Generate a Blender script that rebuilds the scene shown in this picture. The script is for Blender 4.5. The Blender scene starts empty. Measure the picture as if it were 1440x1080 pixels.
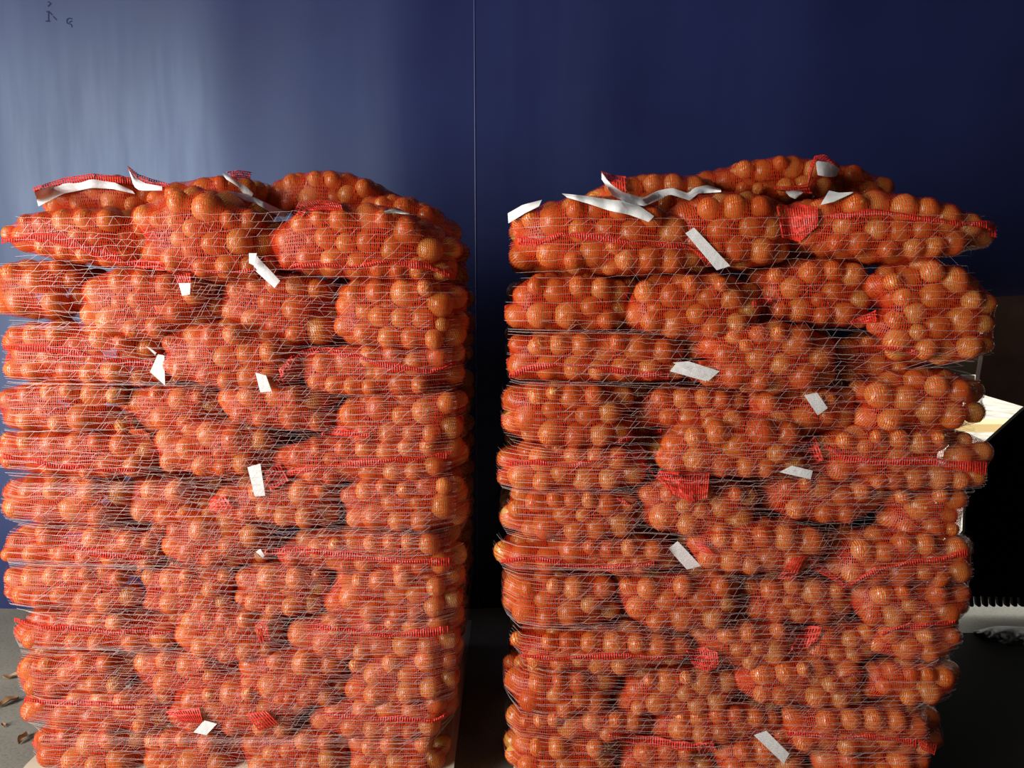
import bpy, math, random
import numpy as np
from mathutils import Vector

rng = np.random.default_rng(7)
random.seed(7)
S = bpy.context.scene
COL = S.collection

# ------------------------------------------------------------------ camera
F_PX, PITCH, CAM_H = 1040.0, math.radians(7.7), 1.50
cam_d = bpy.data.cameras.new('camera')
cam_d.sensor_width = 36.0
cam_d.lens = F_PX / 1440.0 * 36.0
cam_d.clip_start = 0.02
cam = bpy.data.objects.new('camera', cam_d)
COL.objects.link(cam)
cam.location = (0, 0, CAM_H)
cam.rotation_euler = (math.pi / 2 - PITCH, 0, 0)
S.camera = cam

# ------------------------------------------------------------------ world, light, exposure
world = bpy.data.worlds.new('daylight')
world.use_nodes = True
S.world = world
bgn = world.node_tree.nodes['Background']
bgn.inputs['Color'].default_value = (1.0, 0.98, 0.93, 1)
bgn.inputs['Strength'].default_value = 2.2

def area_light(name, loc, target, sx, sy, power, col):
    ld = bpy.data.lights.new(name, 'AREA')
    ld.shape = 'RECTANGLE'
    ld.size, ld.size_y = sx, sy
    ld.energy = power
    ld.color = col
    lo = bpy.data.objects.new(name, ld)
    COL.objects.link(lo)
    lo.location = loc
    lo.rotation_euler = (Vector(target) - Vector(loc)).to_track_quat('-Z', 'Y').to_euler()
    return lo

# daylight coming in through the tall loading doorway
area_light('doorway_daylight', (-3.7, -0.35, 1.85), (-0.3, 2.2, 1.0), 1.7, 3.3, 275, (1.0, 0.95, 0.88))

S.view_settings.view_transform = 'Standard'
S.view_settings.look = 'None'
S.view_settings.gamma = 1.0
S.view_settings.use_curve_mapping = False
S.view_settings.exposure = 0.0

# ------------------------------------------------------------------ pixel <-> world
CP, SP = math.cos(PITCH), math.sin(PITCH)
def W(px, py, Y):
    x = (px - 720.0) / F_PX
    v = (540.0 - py) / F_PX
    d = np.array((x, CP + v * SP, -SP + v * CP))
    return np.array((0, 0, CAM_H)) + d * (Y / d[1])
def P(pts):
    pts = np.asarray(pts)
    x, y, z = pts[..., 0], pts[..., 1], pts[..., 2] - CAM_H
    dep = y * CP - z * SP
    up = y * SP + z * CP
    return 720 + F_PX * x / dep, 540 - F_PX * up / dep

# ------------------------------------------------------------------ mesh helpers
def make_mesh(name, verts, faces, smooth=False):
    """verts (n,3) ; faces (m,k) int array of one face size"""
    verts = np.ascontiguousarray(verts, dtype=np.float32)
    faces = np.ascontiguousarray(faces, dtype=np.int32)
    me = bpy.data.meshes.new(name)
    m, k = faces.shape
    me.vertices.add(len(verts))
    me.vertices.foreach_set('co', verts.ravel())
    me.loops.add(m * k)
    me.loops.foreach_set('vertex_index', faces.ravel())
    me.polygons.add(m)
    me.polygons.foreach_set('loop_start', np.arange(0, m * k, k, dtype=np.int32))
    me.polygons.foreach_set('loop_total', np.full(m, k, dtype=np.int32))
    me.polygons.foreach_set('use_smooth', np.full(m, smooth, dtype=bool))
    me.update(calc_edges=True)
    return me

def link(name, me, mat=None, parent=None, loc=None):
    o = bpy.data.objects.new(name, me)
    COL.objects.link(o)
    if mat is not None and me is not None and not me.materials:
        me.materials.append(mat)
    if parent is not None:
        o.parent = parent
    if loc is not None:
        o.location = loc
    return o

def tag(o, label=None, cat=None, group=None, kind=None):
    if label: o['label'] = label
    if cat: o['category'] = cat
    if group: o['group'] = group
    if kind: o['kind'] = kind
    return o

def empty(name, loc):
    o = bpy.data.objects.new(name, None)
    o.empty_display_size = 0.05
    COL.objects.link(o)
    o.location = loc
    return o

BOXF = np.array([(0, 3, 2, 1), (4, 5, 6, 7), (0, 1, 5, 4), (1, 2, 6, 5), (2, 3, 7, 6), (3, 0, 4, 7)])
def box_vf(x0, x1, y0, y1, z0, z1):
    v = np.array([(x0, y0, z0), (x1, y0, z0), (x1, y1, z0), (x0, y1, z0),
                  (x0, y0, z1), (x1, y0, z1), (x1, y1, z1), (x0, y1, z1)], float)
    return v, BOXF
def merge(parts):
    vs, fs, n = [], [], 0
    for v, f in parts:
        vs.append(v); fs.append(np.asarray(f) + n); n += len(v)
    return np.vstack(vs), np.vstack(fs)
def bevelled(o, w, seg=2):
    m = o.modifiers.new('bevel', 'BEVEL'); m.width = w; m.segments = seg; m.limit_method = 'ANGLE'
    return o

# ------------------------------------------------------------------ materials
def mat(name, base=(0.5, 0.5, 0.5), rough=0.5, spec=0.5, metal=0.0):
    m = bpy.data.materials.new(name)
    m.use_nodes = True
    b = m.node_tree.nodes['Principled BSDF']
    b.inputs['Base Color'].default_value = (*base, 1)
    b.inputs['Roughness'].default_value = rough
    b.inputs['Specular IOR Level'].default_value = spec
    b.inputs['Metallic'].default_value = metal
    return m, m.node_tree, b
def N(nt, t, **kw):
    n = nt.nodes.new(t)
    for k, v in kw.items():
        if k in n.inputs: n.inputs[k].default_value = v
        else: setattr(n, k, v)
    return n
def ramp(nt, stops, fac):
    r = nt.nodes.new('ShaderNodeValToRGB')
    e = r.color_ramp.elements
    while len(e) < len(stops): e.new(0.5)
    for i, (p, c) in enumerate(stops):
        e[i].position = p; e[i].color = (*c, 1)
    nt.links.new(fac, r.inputs['Fac'])
    return r
def bump(nt, b, height, strength, dist=0.002):
    n = N(nt, 'ShaderNodeBump', Strength=strength, Distance=dist)
    nt.links.new(height, n.inputs['Height'])
    nt.links.new(n.outputs['Normal'], b.inputs['Normal'])
    return n

# onion skin: papery, lengthwise veins, hue varies per onion
M_ONION, nt, b = mat('onion_skin', (0.7, 0.3, 0.06), 0.29, 0.8)
oi = N(nt, 'ShaderNodeObjectInfo')
tc = N(nt, 'ShaderNodeTexCoord')
sep = N(nt, 'ShaderNodeSeparateXYZ'); nt.links.new(tc.outputs['Object'], sep.inputs[0])
at = N(nt, 'ShaderNodeMath', operation='ARCTAN2'); nt.links.new(sep.outputs['Y'], at.inputs[0]); nt.links.new(sep.outputs['X'], at.inputs[1])
mz = N(nt, 'ShaderNodeMath', operation='MULTIPLY'); nt.links.new(sep.outputs['Z'], mz.inputs[0]); mz.inputs[1].default_value = 9.0
cmb = N(nt, 'ShaderNodeCombineXYZ'); nt.links.new(at.outputs[0], cmb.inputs['X']); nt.links.new(mz.outputs[0], cmb.inputs['Y']); nt.links.new(oi.outputs['Random'], cmb.inputs['Z'])
vein = N(nt, 'ShaderNodeTexNoise', Scale=7.0, Detail=3.0); nt.links.new(cmb.outputs[0], vein.inputs['Vector'])
hue = ramp(nt, [(0.0, (0.44, 0.145, 0.022)), (0.35, (0.64, 0.275, 0.04)), (0.7, (0.80, 0.44, 0.09)), (1.0, (0.76, 0.49, 0.14))], oi.outputs['Random'])
mx = N(nt, 'ShaderNodeMix', data_type='RGBA', blend_type='MULTIPLY')
vr = ramp(nt, [(0.3, (0.62, 0.5, 0.42)), (0.62, (1, 1, 1))], vein.outputs['Fac'])
mx.inputs[0].default_value = 0.8
nt.links.new(hue.outputs[0], mx.inputs[6]); nt.links.new(vr.outputs[0], mx.inputs[7])
nt.links.new(mx.outputs[2], b.inputs['Base Color'])
bump(nt, b, vein.outputs['Fac'], 0.25, 0.001)

M_NET, nt, b = mat('red_orange_netting', (0.68, 0.046, 0.012), 0.4, 0.25)
M_SEAM, nt, b = mat('dense_red_netting', (0.80, 0.035, 0.02), 0.45, 0.4)
tc = N(nt, 'ShaderNodeTexCoord')
nz = N(nt, 'ShaderNodeTexNoise', Scale=260.0, Detail=2.0); nt.links.new(tc.outputs['Object'], nz.inputs['Vector'])
r = ramp(nt, [(0.35, (0.52, 0.018, 0.012)), (0.7, (0.84, 0.06, 0.03))], nz.outputs['Fac'])
nt.links.new(r.outputs[0], b.inputs['Base Color'])
bump(nt, b, nz.outputs['Fac'], 0.5, 0.002)

M_TAPE, nt, b = mat('white_hem_tape', (0.82, 0.82, 0.83), 0.4, 0.4)
tc = N(nt, 'ShaderNodeTexCoord')
nz = N(nt, 'ShaderNodeTexNoise', Scale=60.0, Detail=3.0); nt.links.new(tc.outputs['Object'], nz.inputs['Vector'])
bump(nt, b, nz.outputs['Fac'], 0.4, 0.004)

M_WRAP, nt, b = mat('clear_white_wrap_thread', (0.86, 0.66, 0.64), 0.3, 0.6)
# thin plastic lets part of the light through
tr = N(nt, 'ShaderNodeBsdfTransparent')
ms = N(nt, 'ShaderNodeMixShader'); ms.inputs[0].default_value = 0.58
out = nt.nodes['Material Output']
nt.links.new(b.outputs[0], ms.inputs[1]); nt.links.new(tr.outputs[0], ms.inputs[2]); nt.links.new(ms.outputs[0], out.inputs[0])

# blue tarpaulin
M_TARP, nt, b = mat('blue_tarpaulin', (0.012, 0.022, 0.15), 0.38, 0.55)
b.inputs['Specular Tint'].default_value = (0.62, 0.80, 1.0, 1)
tc = N(nt, 'ShaderNodeTexCoord')
n1 = N(nt, 'ShaderNodeTexNoise', Scale=1.3, Detail=4.0); nt.links.new(tc.outputs['Object'], n1.inputs['Vector'])
mp = N(nt, 'ShaderNodeMapping'); mp.inputs['Scale'].default_value = (22, 1, 2.5); nt.links.new(tc.outputs['Object'], mp.inputs[0])
n2 = N(nt, 'ShaderNodeTexNoise', Scale=1.0, Detail=5.0); nt.links.new(mp.outputs[0], n2.inputs['Vector'])
# arc shaped scuffs, centred where something has been rubbing on the sheet
mp2 = N(nt, 'ShaderNodeMapping'); mp2.inputs['Location'].default_value = (1.02, 0, -1.98); nt.links.new(tc.outputs['Object'], mp2.inputs[0])
nw = N(nt, 'ShaderNodeTexNoise', Scale=2.0, Detail=3.0); nt.links.new(tc.outputs['Object'], nw.inputs['Vector'])
ln = N(nt, 'ShaderNodeVectorMath', operation='LENGTH'); nt.links.new(mp2.outputs[0], ln.inputs[0])
rad = N(nt, 'ShaderNodeMath', operation='MULTIPLY_ADD'); nt.links.new(nw.outputs['Fac'], rad.inputs[0]); rad.inputs[1].default_value = 0.16; nt.links.new(ln.outputs['Value'], rad.inputs[2])
n3 = N(nt, 'ShaderNodeTexNoise', Scale=34.0, Detail=3.0); n3.noise_dimensions = '1D'; nt.links.new(rad.outputs[0], n3.inputs['W'])
n4 = N(nt, 'ShaderNodeTexNoise', Scale=3.2, Detail=4.0); nt.links.new(tc.outputs['Object'], n4.inputs['Vector'])
rr = ramp(nt, [(0.48, (0, 0, 0)), (0.62, (1, 1, 1))], n3.outputs['Fac'])
r4 = ramp(nt, [(0.45, (0, 0, 0)), (0.75, (1, 1, 1))], n4.outputs['Fac'])
near = ramp(nt, [(0.16, (1, 1, 1)), (0.52, (0, 0, 0))], ln.outputs['Value'])
m1 = N(nt, 'ShaderNodeMath', operation='MULTIPLY'); nt.links.new(rr.outputs[0], m1.inputs[0]); nt.links.new(r4.outputs[0], m1.inputs[1])
m2 = N(nt, 'ShaderNodeMath', operation='MULTIPLY'); nt.links.new(m1.outputs[0], m2.inputs[0]); nt.links.new(near.outputs[0], m2.inputs[1])
base = ramp(nt, [(0.3, (0.013, 0.016, 0.074)), (0.7, (0.018, 0.026, 0.112))], n1.outputs['Fac'])
mx = N(nt, 'ShaderNodeMix', data_type='RGBA'); nt.links.new(m2.outputs[0], mx.inputs[0])
nt.links.new(base.outputs[0], mx.inputs[6]); mx.inputs[7].default_value = (0.24, 0.28, 0.42, 1)
nt.links.new(mx.outputs[2], b.inputs['Base Color'])
rg = ramp(nt, [(0.3, (0.40, 0.40, 0.40)), (0.75, (0.46, 0.46, 0.46))], n2.outputs['Fac'])
nt.links.new(rg.outputs[0], b.inputs['Roughness'])
bump(nt, b, n2.outputs['Fac'], 0.03, 0.004)

M_SEAMLINE, nt, b = mat('tarpaulin_weld', (0.05, 0.065, 0.19), 0.35, 0.5)

M_INK, nt, b = mat('faded_ink', (0.02, 0.028, 0.07), 0.8, 0.1)
M_FLOOR, nt, b = mat('dusty_concrete', (0.3, 0.29, 0.25), 0.85, 0.3)
tc = N(nt, 'ShaderNodeTexCoord')
n1 = N(nt, 'ShaderNodeTexNoise', Scale=2.5, Detail=6.0); nt.links.new(tc.outputs['Object'], n1.inputs['Vector'])
n2 = N(nt, 'ShaderNodeTexNoise', Scale=90.0, Detail=3.0); nt.links.new(tc.outputs['Object'], n2.inputs['Vector'])
c1 = ramp(nt, [(0.3, (0.22, 0.215, 0.185)), (0.7, (0.34, 0.33, 0.28))], n1.outputs['Fac'])
c2 = ramp(nt, [(0.3, (0.6, 0.6, 0.6)), (0.5, (1, 1, 1))], n2.outputs['Fac'])
mx = N(nt, 'ShaderNodeMix', data_type='RGBA', blend_type='MULTIPLY'); mx.inputs[0].default_value = 0.6
nt.links.new(c1.outputs[0], mx.inputs[6]); nt.links.new(c2.outputs[0], mx.inputs[7]); nt.links.new(mx.outputs[2], b.inputs['Base Color'])
bump(nt, b, n2.outputs['Fac'], 0.3, 0.003)

M_DARKWALL, nt, b = mat('dark_panel_wall', (0.035, 0.03, 0.03), 0.75, 0.3)
tc = N(nt, 'ShaderNodeTexCoord')
n1 = N(nt, 'ShaderNodeTexNoise', Scale=3.0, Detail=4.0); nt.links.new(tc.outputs['Object'], n1.inputs['Vector'])
c1 = ramp(nt, [(0.3, (0.025, 0.022, 0.022)), (0.7, (0.05, 0.043, 0.04))], n1.outputs['Fac']); nt.links.new(c1.outputs[0], b.inputs['Base Color'])

M_BOARD, nt, b = mat('brown_board', (0.07, 0.045, 0.035), 0.7, 0.3)
tc = N(nt, 'ShaderNodeTexCoord')
n1 = N(nt, 'ShaderNodeTexNoise', Scale=14.0, Detail=4.0); nt.links.new(tc.outputs['Object'], n1.inputs['Vector'])
c1 = ramp(nt, [(0.3, (0.24, 0.145, 0.115)), (0.7, (0.32, 0.20, 0.16))], n1.outputs['Fac']); nt.links.new(c1.outputs[0], b.inputs['Base Color'])

M_RUBBER_SHADE, nt, b = mat('black_rubber_and_shade', (0.006, 0.005, 0.004), 0.75, 0.06)  # rubber of the curtain, also the floor sheet that stands in for shade
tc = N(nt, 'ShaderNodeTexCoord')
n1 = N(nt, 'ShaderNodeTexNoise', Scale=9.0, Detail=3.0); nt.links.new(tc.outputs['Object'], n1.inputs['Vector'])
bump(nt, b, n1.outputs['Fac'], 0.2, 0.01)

M_FILM, nt, b = mat('dark_plastic_film', (0.012, 0.012, 0.011), 0.45, 0.3)
tc = N(nt, 'ShaderNodeTexCoord')
n1 = N(nt, 'ShaderNodeTexNoise', Scale=18.0, Detail=3.0); nt.links.new(tc.outputs['Object'], n1.inputs['Vector'])
bump(nt, b, n1.outputs['Fac'], 0.3, 0.006)

M_YARD, nt, b = mat('sunlit_yard', (0.5, 0.47, 0.4), 0.9, 0.2)
tc = N(nt, 'ShaderNodeTexCoord')
n1 = N(nt, 'ShaderNodeTexNoise', Scale=5.0, Detail=5.0); nt.links.new(tc.outputs['Object'], n1.inputs['Vector'])
c1 = ramp(nt, [(0.35, (0.36, 0.33, 0.27)), (0.65, (0.62, 0.58, 0.5))], n1.outputs['Fac']); nt.links.new(c1.outputs[0], b.inputs['Base Color'])
M_GREEN, nt, b = mat('olive_painted_post', (0.05, 0.055, 0.03), 0.5, 0.4)
M_GREY, nt, b = mat('grey_block', (0.45, 0.44, 0.4), 0.8, 0.3)
M_YELLOW, nt, b = mat('yellow_kerb', (0.85, 0.62, 0.28), 0.7, 0.3)

M_WOOD, nt, b = mat('pallet_wood', (0.45, 0.33, 0.2), 0.75, 0.3)
tc = N(nt, 'ShaderNodeTexCoord')
mp = N(nt, 'ShaderNodeMapping'); mp.inputs['Scale'].default_value = (3, 40, 40); nt.links.new(tc.outputs['Object'], mp.inputs[0])
n1 = N(nt, 'ShaderNodeTexNoise', Scale=1.0, Detail=5.0); nt.links.new(mp.outputs[0], n1.inputs['Vector'])
c1 = ramp(nt, [(0.3, (0.30, 0.21, 0.12)), (0.7, (0.52, 0.40, 0.25))], n1.outputs['Fac']); nt.links.new(c1.outputs[0], b.inputs['Base Color'])
M_SHEET, nt, b = mat('cream_slip_sheet', (0.62, 0.58, 0.45), 0.5, 0.4)
M_SCRAP, nt, b = mat('dry_onion_skin', (0.36, 0.22, 0.11), 0.6, 0.4)

# ------------------------------------------------------------------ setting
WALL_Y = 3.28
LX0, LX1 = -4.0, 3.7
HX0, HX1, HZ1 = 1.93, 3.0, 1.43           # opening low in the back wall
def tarp_y(x, z):
    return WALL_Y + 0.010 * np.sin(x * 3.1 + 0.6) + 0.0065 * np.sin(x * 7.3 + 1.0 + 0.25 * z) + 0.0016 * np.sin(x * 15.0 - 0.5 * z) + 0.004 * np.sin(z * 3 + x)
def sheet(x0, x1, z0, z1, nx, nz, fn, th=0.004):
    xs = np.linspace(x0, x1, nx); zs = np.linspace(z0, z1, nz)
    X, Z = np.meshgrid(xs, zs, indexing='ij')
    Y = fn(X, Z)
    v = np.stack([X, Y, Z], -1).reshape(-1, 3)
    i = np.arange(nx * nz).reshape(nx, nz)
    f = np.stack([i[:-1, :-1], i[1:, :-1], i[1:, 1:], i[:-1, 1:]], -1).reshape(-1, 4)
    v2 = v + np.array((0, th, 0))
    return merge([(v, f), (v2, f[:, ::-1])])
parts = [sheet(LX0, HX0, 0.0, 4.0, 260, 40, tarp_y), sheet(HX0, LX1, HZ1, 4.0, 80, 30, tarp_y),
         sheet(HX1, LX1, 0.0, HZ1, 20, 10, tarp_y)]
v, f = merge(parts)
tag(link('wall_back', make_mesh('wall_back', v, f, True), M_TARP), 'blue tarpaulin sheet wall hanging behind the two pallets', kind='structure')
wb = bpy.data.objects['wall_back']
# welded seam running down the sheet
sx = W(668, 200, WALL_Y)[0]
zs = np.linspace(0.0, 4.0, 60)
sv = []
for z in zs:
    y = tarp_y(sx, z)
    for dx, dy in ((-0.003, 0.0), (-0.0018, -0.0025), (0.0018, -0.0025), (0.003, 0.0)):
        sv.append((sx + dx, y + dy, z))
i = np.arange(60 * 4).reshape(60, 4)
sf = np.stack([i[:-1, :-1], i[:-1, 1:], i[1:, 1:], i[1:, :-1]], -1).reshape(-1, 4)
link('weld_seam', make_mesh('weld_seam', np.array(sv), sf, True), M_SEAMLINE, wb)

# faint pen marks high on the sheet
for stroke in ([(64, 16), (67, 15), (72, 20)], [(67, 16), (67, 28)], [(73, 22), (78, 27)], [(63, 29), (69, 29)],
               [(92, 26), (95, 24), (99, 25)], [(92, 26), (92, 31), (98, 33), (99, 37)], [(95, 30), (99, 28)], [(66, 1), (70, 4), (66, 8)]):
    q = [W(x, y, WALL_Y) for x, y in stroke]
    vs_, fs_ = [], []
    for k in range(len(q) - 1):
        a_, b_ = q[k], q[k + 1]
        d_ = (b_ - a_) / np.linalg.norm(b_ - a_); n_ = np.array((-d_[2], 0, d_[0])) * 0.0022
        for p_ in (a_ - n_, a_ + n_, b_ + n_, b_ - n_):
            vs_.append((p_[0], tarp_y(p_[0], p_[2]) - 0.0012, p_[2]))
        fs_.append([4 * k, 4 * k + 1, 4 * k + 2, 4 * k + 3])
    link('pen_mark', make_mesh('pen_mark', np.array(vs_), np.array(fs_)), M_INK, wb)

def slab(name, dims, m, label):
    v, f = box_vf(*dims)
    return tag(link(name, make_mesh(name, v, f), m), label, kind='structure')
slab('floor', (-4.0, 3.7, -4.0, WALL_Y + 0.06, -0.06, 0.0), M_FLOOR, 'dusty grey concrete floor of the loading hall')
slab('ceiling', (-4.06, 3.76, -4.0, WALL_Y + 0.06, 4.0, 4.08), M_DARKWALL, 'dark ceiling over the loading hall')
slab('wall_right', (3.7, 3.76, -4.0, WALL_Y + 0.06, 0.0, 4.0), M_DARKWALL, 'dark panel wall at the side of the hall')
slab('wall_light_block', (-4.06, 3.76, -4.06, -4.0, 0.0, 4.08), M_DARKWALL, 'added unseen wall behind the viewer, blocking frontal daylight')  # added out of view so sky light does not flatten the stacks
v, f = merge([box_vf(-4.06, -4.0, 0.9, WALL_Y + 0.06, 0, 4.0), box_vf(-4.06, -4.0, -4.0, -3.2, 0, 4.0), box_vf(-4.06, -4.0, -3.2, 0.9, 3.75, 4.0)])
tag(link('wall_left', make_mesh('wall_left', v, f), M_DARKWALL), 'dark side wall with a tall loading doorway', kind='structure')
slab('yard_ground', (-12, 12, WALL_Y + 0.06, 14, -0.07, -0.01), M_YARD, 'pale concrete yard outside the opening')

# ------------------------------------------------------------------ things by the opening
def plate(px_pts, Y, th):
    """flat plate whose outline is given on the plane at depth Y, extruded back by th"""
    fr = np.array([W(x, y, Y) for x, y in px_pts])
    n = len(fr)
    bk = fr + np.array((0, th, 0))
    return fr, bk, n
def plate_obj(name, pts, Y, th, m, parent=None):
    fr, bk, n = plate(pts, Y, th)
    me = bpy.data.meshes.new(name)
    vs = [tuple(p) for p in fr] + [tuple(p) for p in bk]
    fs = [tuple(range(n)), tuple(range(2 * n - 1, n - 1, -1))] + [(i, i + n, (i + 1) % n + n, (i + 1) % n) for i in range(n)]
    me.from_pydata(vs, [], fs)
    me.polygons.foreach_set('use_smooth', np.zeros(len(fs), dtype=bool)); me.update()
    return link(name, me, m, parent)
o = plate_obj('hanging_board', [(1397, 418), (1520, 412), (1520, 596), (1437, 571), (1376, 553), (1378, 528)], 3.16, 0.03, M_BOARD)
tag(o, 'dark brown board with a slanting lower edge over the bright opening', 'board')

root = empty('door_curtain', tuple(W(1430, 840, 3.20)))
tag(root, 'black rubber door curtain with toothed lower edge beside the bright opening', 'curtain')
def rel(o, r):
    o.parent = r
    o.location = -Vector(r.location)
    return o
o = plate_obj('curtain_sheet', [(1438, 577), (1530, 505), (1530, 842), (1352, 838), (1344, 764), (1357, 748), (1359, 690), (1384, 626)], 3.20, 0.02, M_RUBBER_SHADE)
rel(o, root)
for k in range(14):
    x = 1352 + k * 10.2
    t = plate_obj('tooth', [(x, 838), (x + 6.6, 838.5), (x + 7.6, 851), (x + 6.3, 853.5), (x + 2.8, 853.2), (x + 1.4, 851)], 3.20, 0.02, M_RUBBER_SHADE)
    rel(t, root)

o = slab('yard_barrier', (1.5, 5.5, 5.4, 5.6, 0.41, 0.47), M_YELLOW, 'low sunlit yellowish barrier out in the yard')
del o['kind']
tag(o, 'low yellowish barrier seen out in the bright yard', 'barrier')
o = plate_obj('olive_beam', [(1300, 440), (1377, 440), (1377, 527), (1300, 527)], 3.42, 0.05, M_GREEN)
tag(o, 'dark olive beam end just outside the opening, above the grey block', 'beam')
o = plate_obj('grey_block', [(1300, 528), (1371, 528), (1371, 543), (1300, 543)], 3.44, 0.05, M_GREY)
tag(o, 'small pale grey block just under the dark olive beam', 'block')

# crumpled film on the floor under the curtain
def film(name, px_poly_top, px_poly_bot, n, m):
    vs = []
    t = np.linspace(0, 1, n)
    def onfloor(px, py, z):
        x = (px - 720.0) / F_PX; vv = (540.0 - py) / F_PX
        d = np.array((x, CP + vv * SP, -SP + vv * CP))
        return np.array((0, 0, CAM_H)) + d * ((z - CAM_H) / d[2])
    T = np.array(px_poly_top, float); B = np.array(px_poly_bot, float)
    def samp(Q, t):
        s = np.linspace(0, 1, len(Q))
        return np.stack([np.interp(t, s, Q[:, 0]), np.interp(t, s, Q[:, 1])], -1)
    a, bb = samp(T, t), samp(B, t)
    rows = 8
    for j in range(rows):
        w = j / (rows - 1)
        for i in range(n):
            q = a[i] * (1 - w) + bb[i] * w
            z = 0.008 + 0.030 * math.sin(math.pi * w) * (0.6 + 0.4 * math.sin(i * 1.3 + j)) 
            vs.append(onfloor(q[0], q[1], z))
    idx = np.arange(rows * n).reshape(rows, n)
    ff = np.stack([idx[:-1, :-1], idx[1:, :-1], idx[1:, 1:], idx[:-1, 1:]], -1).reshape(-1, 4)
    return link(name, make_mesh(name, np.array(vs), ff, True), m)
o = film('plastic_film', [(1368, 888), (1400, 880), (1460, 882), (1540, 880)], [(1369, 889), (1395, 905), (1450, 914), (1540, 912)], 24, M_FILM)
tag(o, 'crumpled dark plastic film lying on the floor by the door curtain', 'film')

# near-black sheet laid in for the shade on the floor by the opening
def onfl(px, py, z=0.0):
    x = (px - 720.0) / F_PX; vv = (540.0 - py) / F_PX
    d = np.array((x, CP + vv * SP, -SP + vv * CP))
    return np.array((0, 0, CAM_H)) + d * ((z - CAM_H) / d[2])
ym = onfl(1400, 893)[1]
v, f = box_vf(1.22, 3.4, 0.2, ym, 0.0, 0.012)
o = tag(link('floor_shade', make_mesh('floor_shade', v, f), M_RUBBER_SHADE), 'near-black sheet standing in for floor shade beside the right pallet', 'mat')
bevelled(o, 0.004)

# ------------------------------------------------------------------ onions: shared meshes
def onion_mesh(k):
    r = np.random.default_rng(100 + k)
    seg, ring = 14, 9
    flat = 0.86 + 0.10 * r.random()
    neck = 0.06 + 0.08 * r.random()
    prof = []
    for j in range(ring + 1):
        th = math.pi * j / ring
        rad = math.sin(th); z = -math.cos(th) * flat
        if j >= ring - 1: z += neck * (0.5 if j == ring - 1 else 1.0); rad *= 0.72
        if j == 1: rad *= 0.9
        prof.append((rad, z))
    vs = [(0, 0, prof[0][1])]
    for rad, z in prof[1:-1]:
        for s in range(seg):
            a = 2 * math.pi * s / seg
            q = 1 + 0.03 * math.sin(3 * a + k) + 0.02 * math.sin(5 * a)
            vs.append((rad * q * math.cos(a), rad * q * math.sin(a), z))
    vs.append((0, 0, prof[-1][1]))
    fs = []
    for s in range(seg):
        fs.append((0, 1 + (s + 1) % seg, 1 + s))
    for j in range(ring - 2):
        for s in range(seg):
            a0 = 1 + j * seg + s; a1 = 1 + j * seg + (s + 1) % seg
            fs.append((a0, a1, a1 + seg, a0 + seg))
    l = 1 + (ring - 2) * seg
    for s in range(seg):
        fs.append((l + s, l + (s + 1) % seg, len(vs) - 1))
    me = bpy.data.meshes.new('onion')
    me.from_pydata(vs, [], fs)
    me.polygons.foreach_set('use_smooth', np.ones(len(fs), dtype=bool))
    me.update()
    me.materials.append(M_ONION)
    return me
ONIONS = [onion_mesh(k) for k in range(6)]

# ------------------------------------------------------------------ sack generator
def prof3(xs, q):
    """quadratic-ish profile through three values at t = -0.8, 0, 0.8"""
    x = np.clip(q, -1, 1)
    l, m, r_ = xs
    A = ((l + r_) / 2 - m) / 0.64; B = (r_ - l) / 1.6
    return m + B * x + A * x * x

PIX_DEPTH = np.full((300, 400), 9.0)      # coarse map of the sacks' front, 4 px cells, x from -40
SACKS = {}

def ribbons(p0, p1, side, w):
    """quads for segments p0->p1 with side vectors"""
    n = len(p0)
    s = side * (w / 2)
    v = np.concatenate([p0 - s, p0 + s, p1 + s, p1 - s], axis=1).reshape(-1, 3)
    f = np.arange(n * 4).reshape(n, 4)
    return v, f

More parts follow.
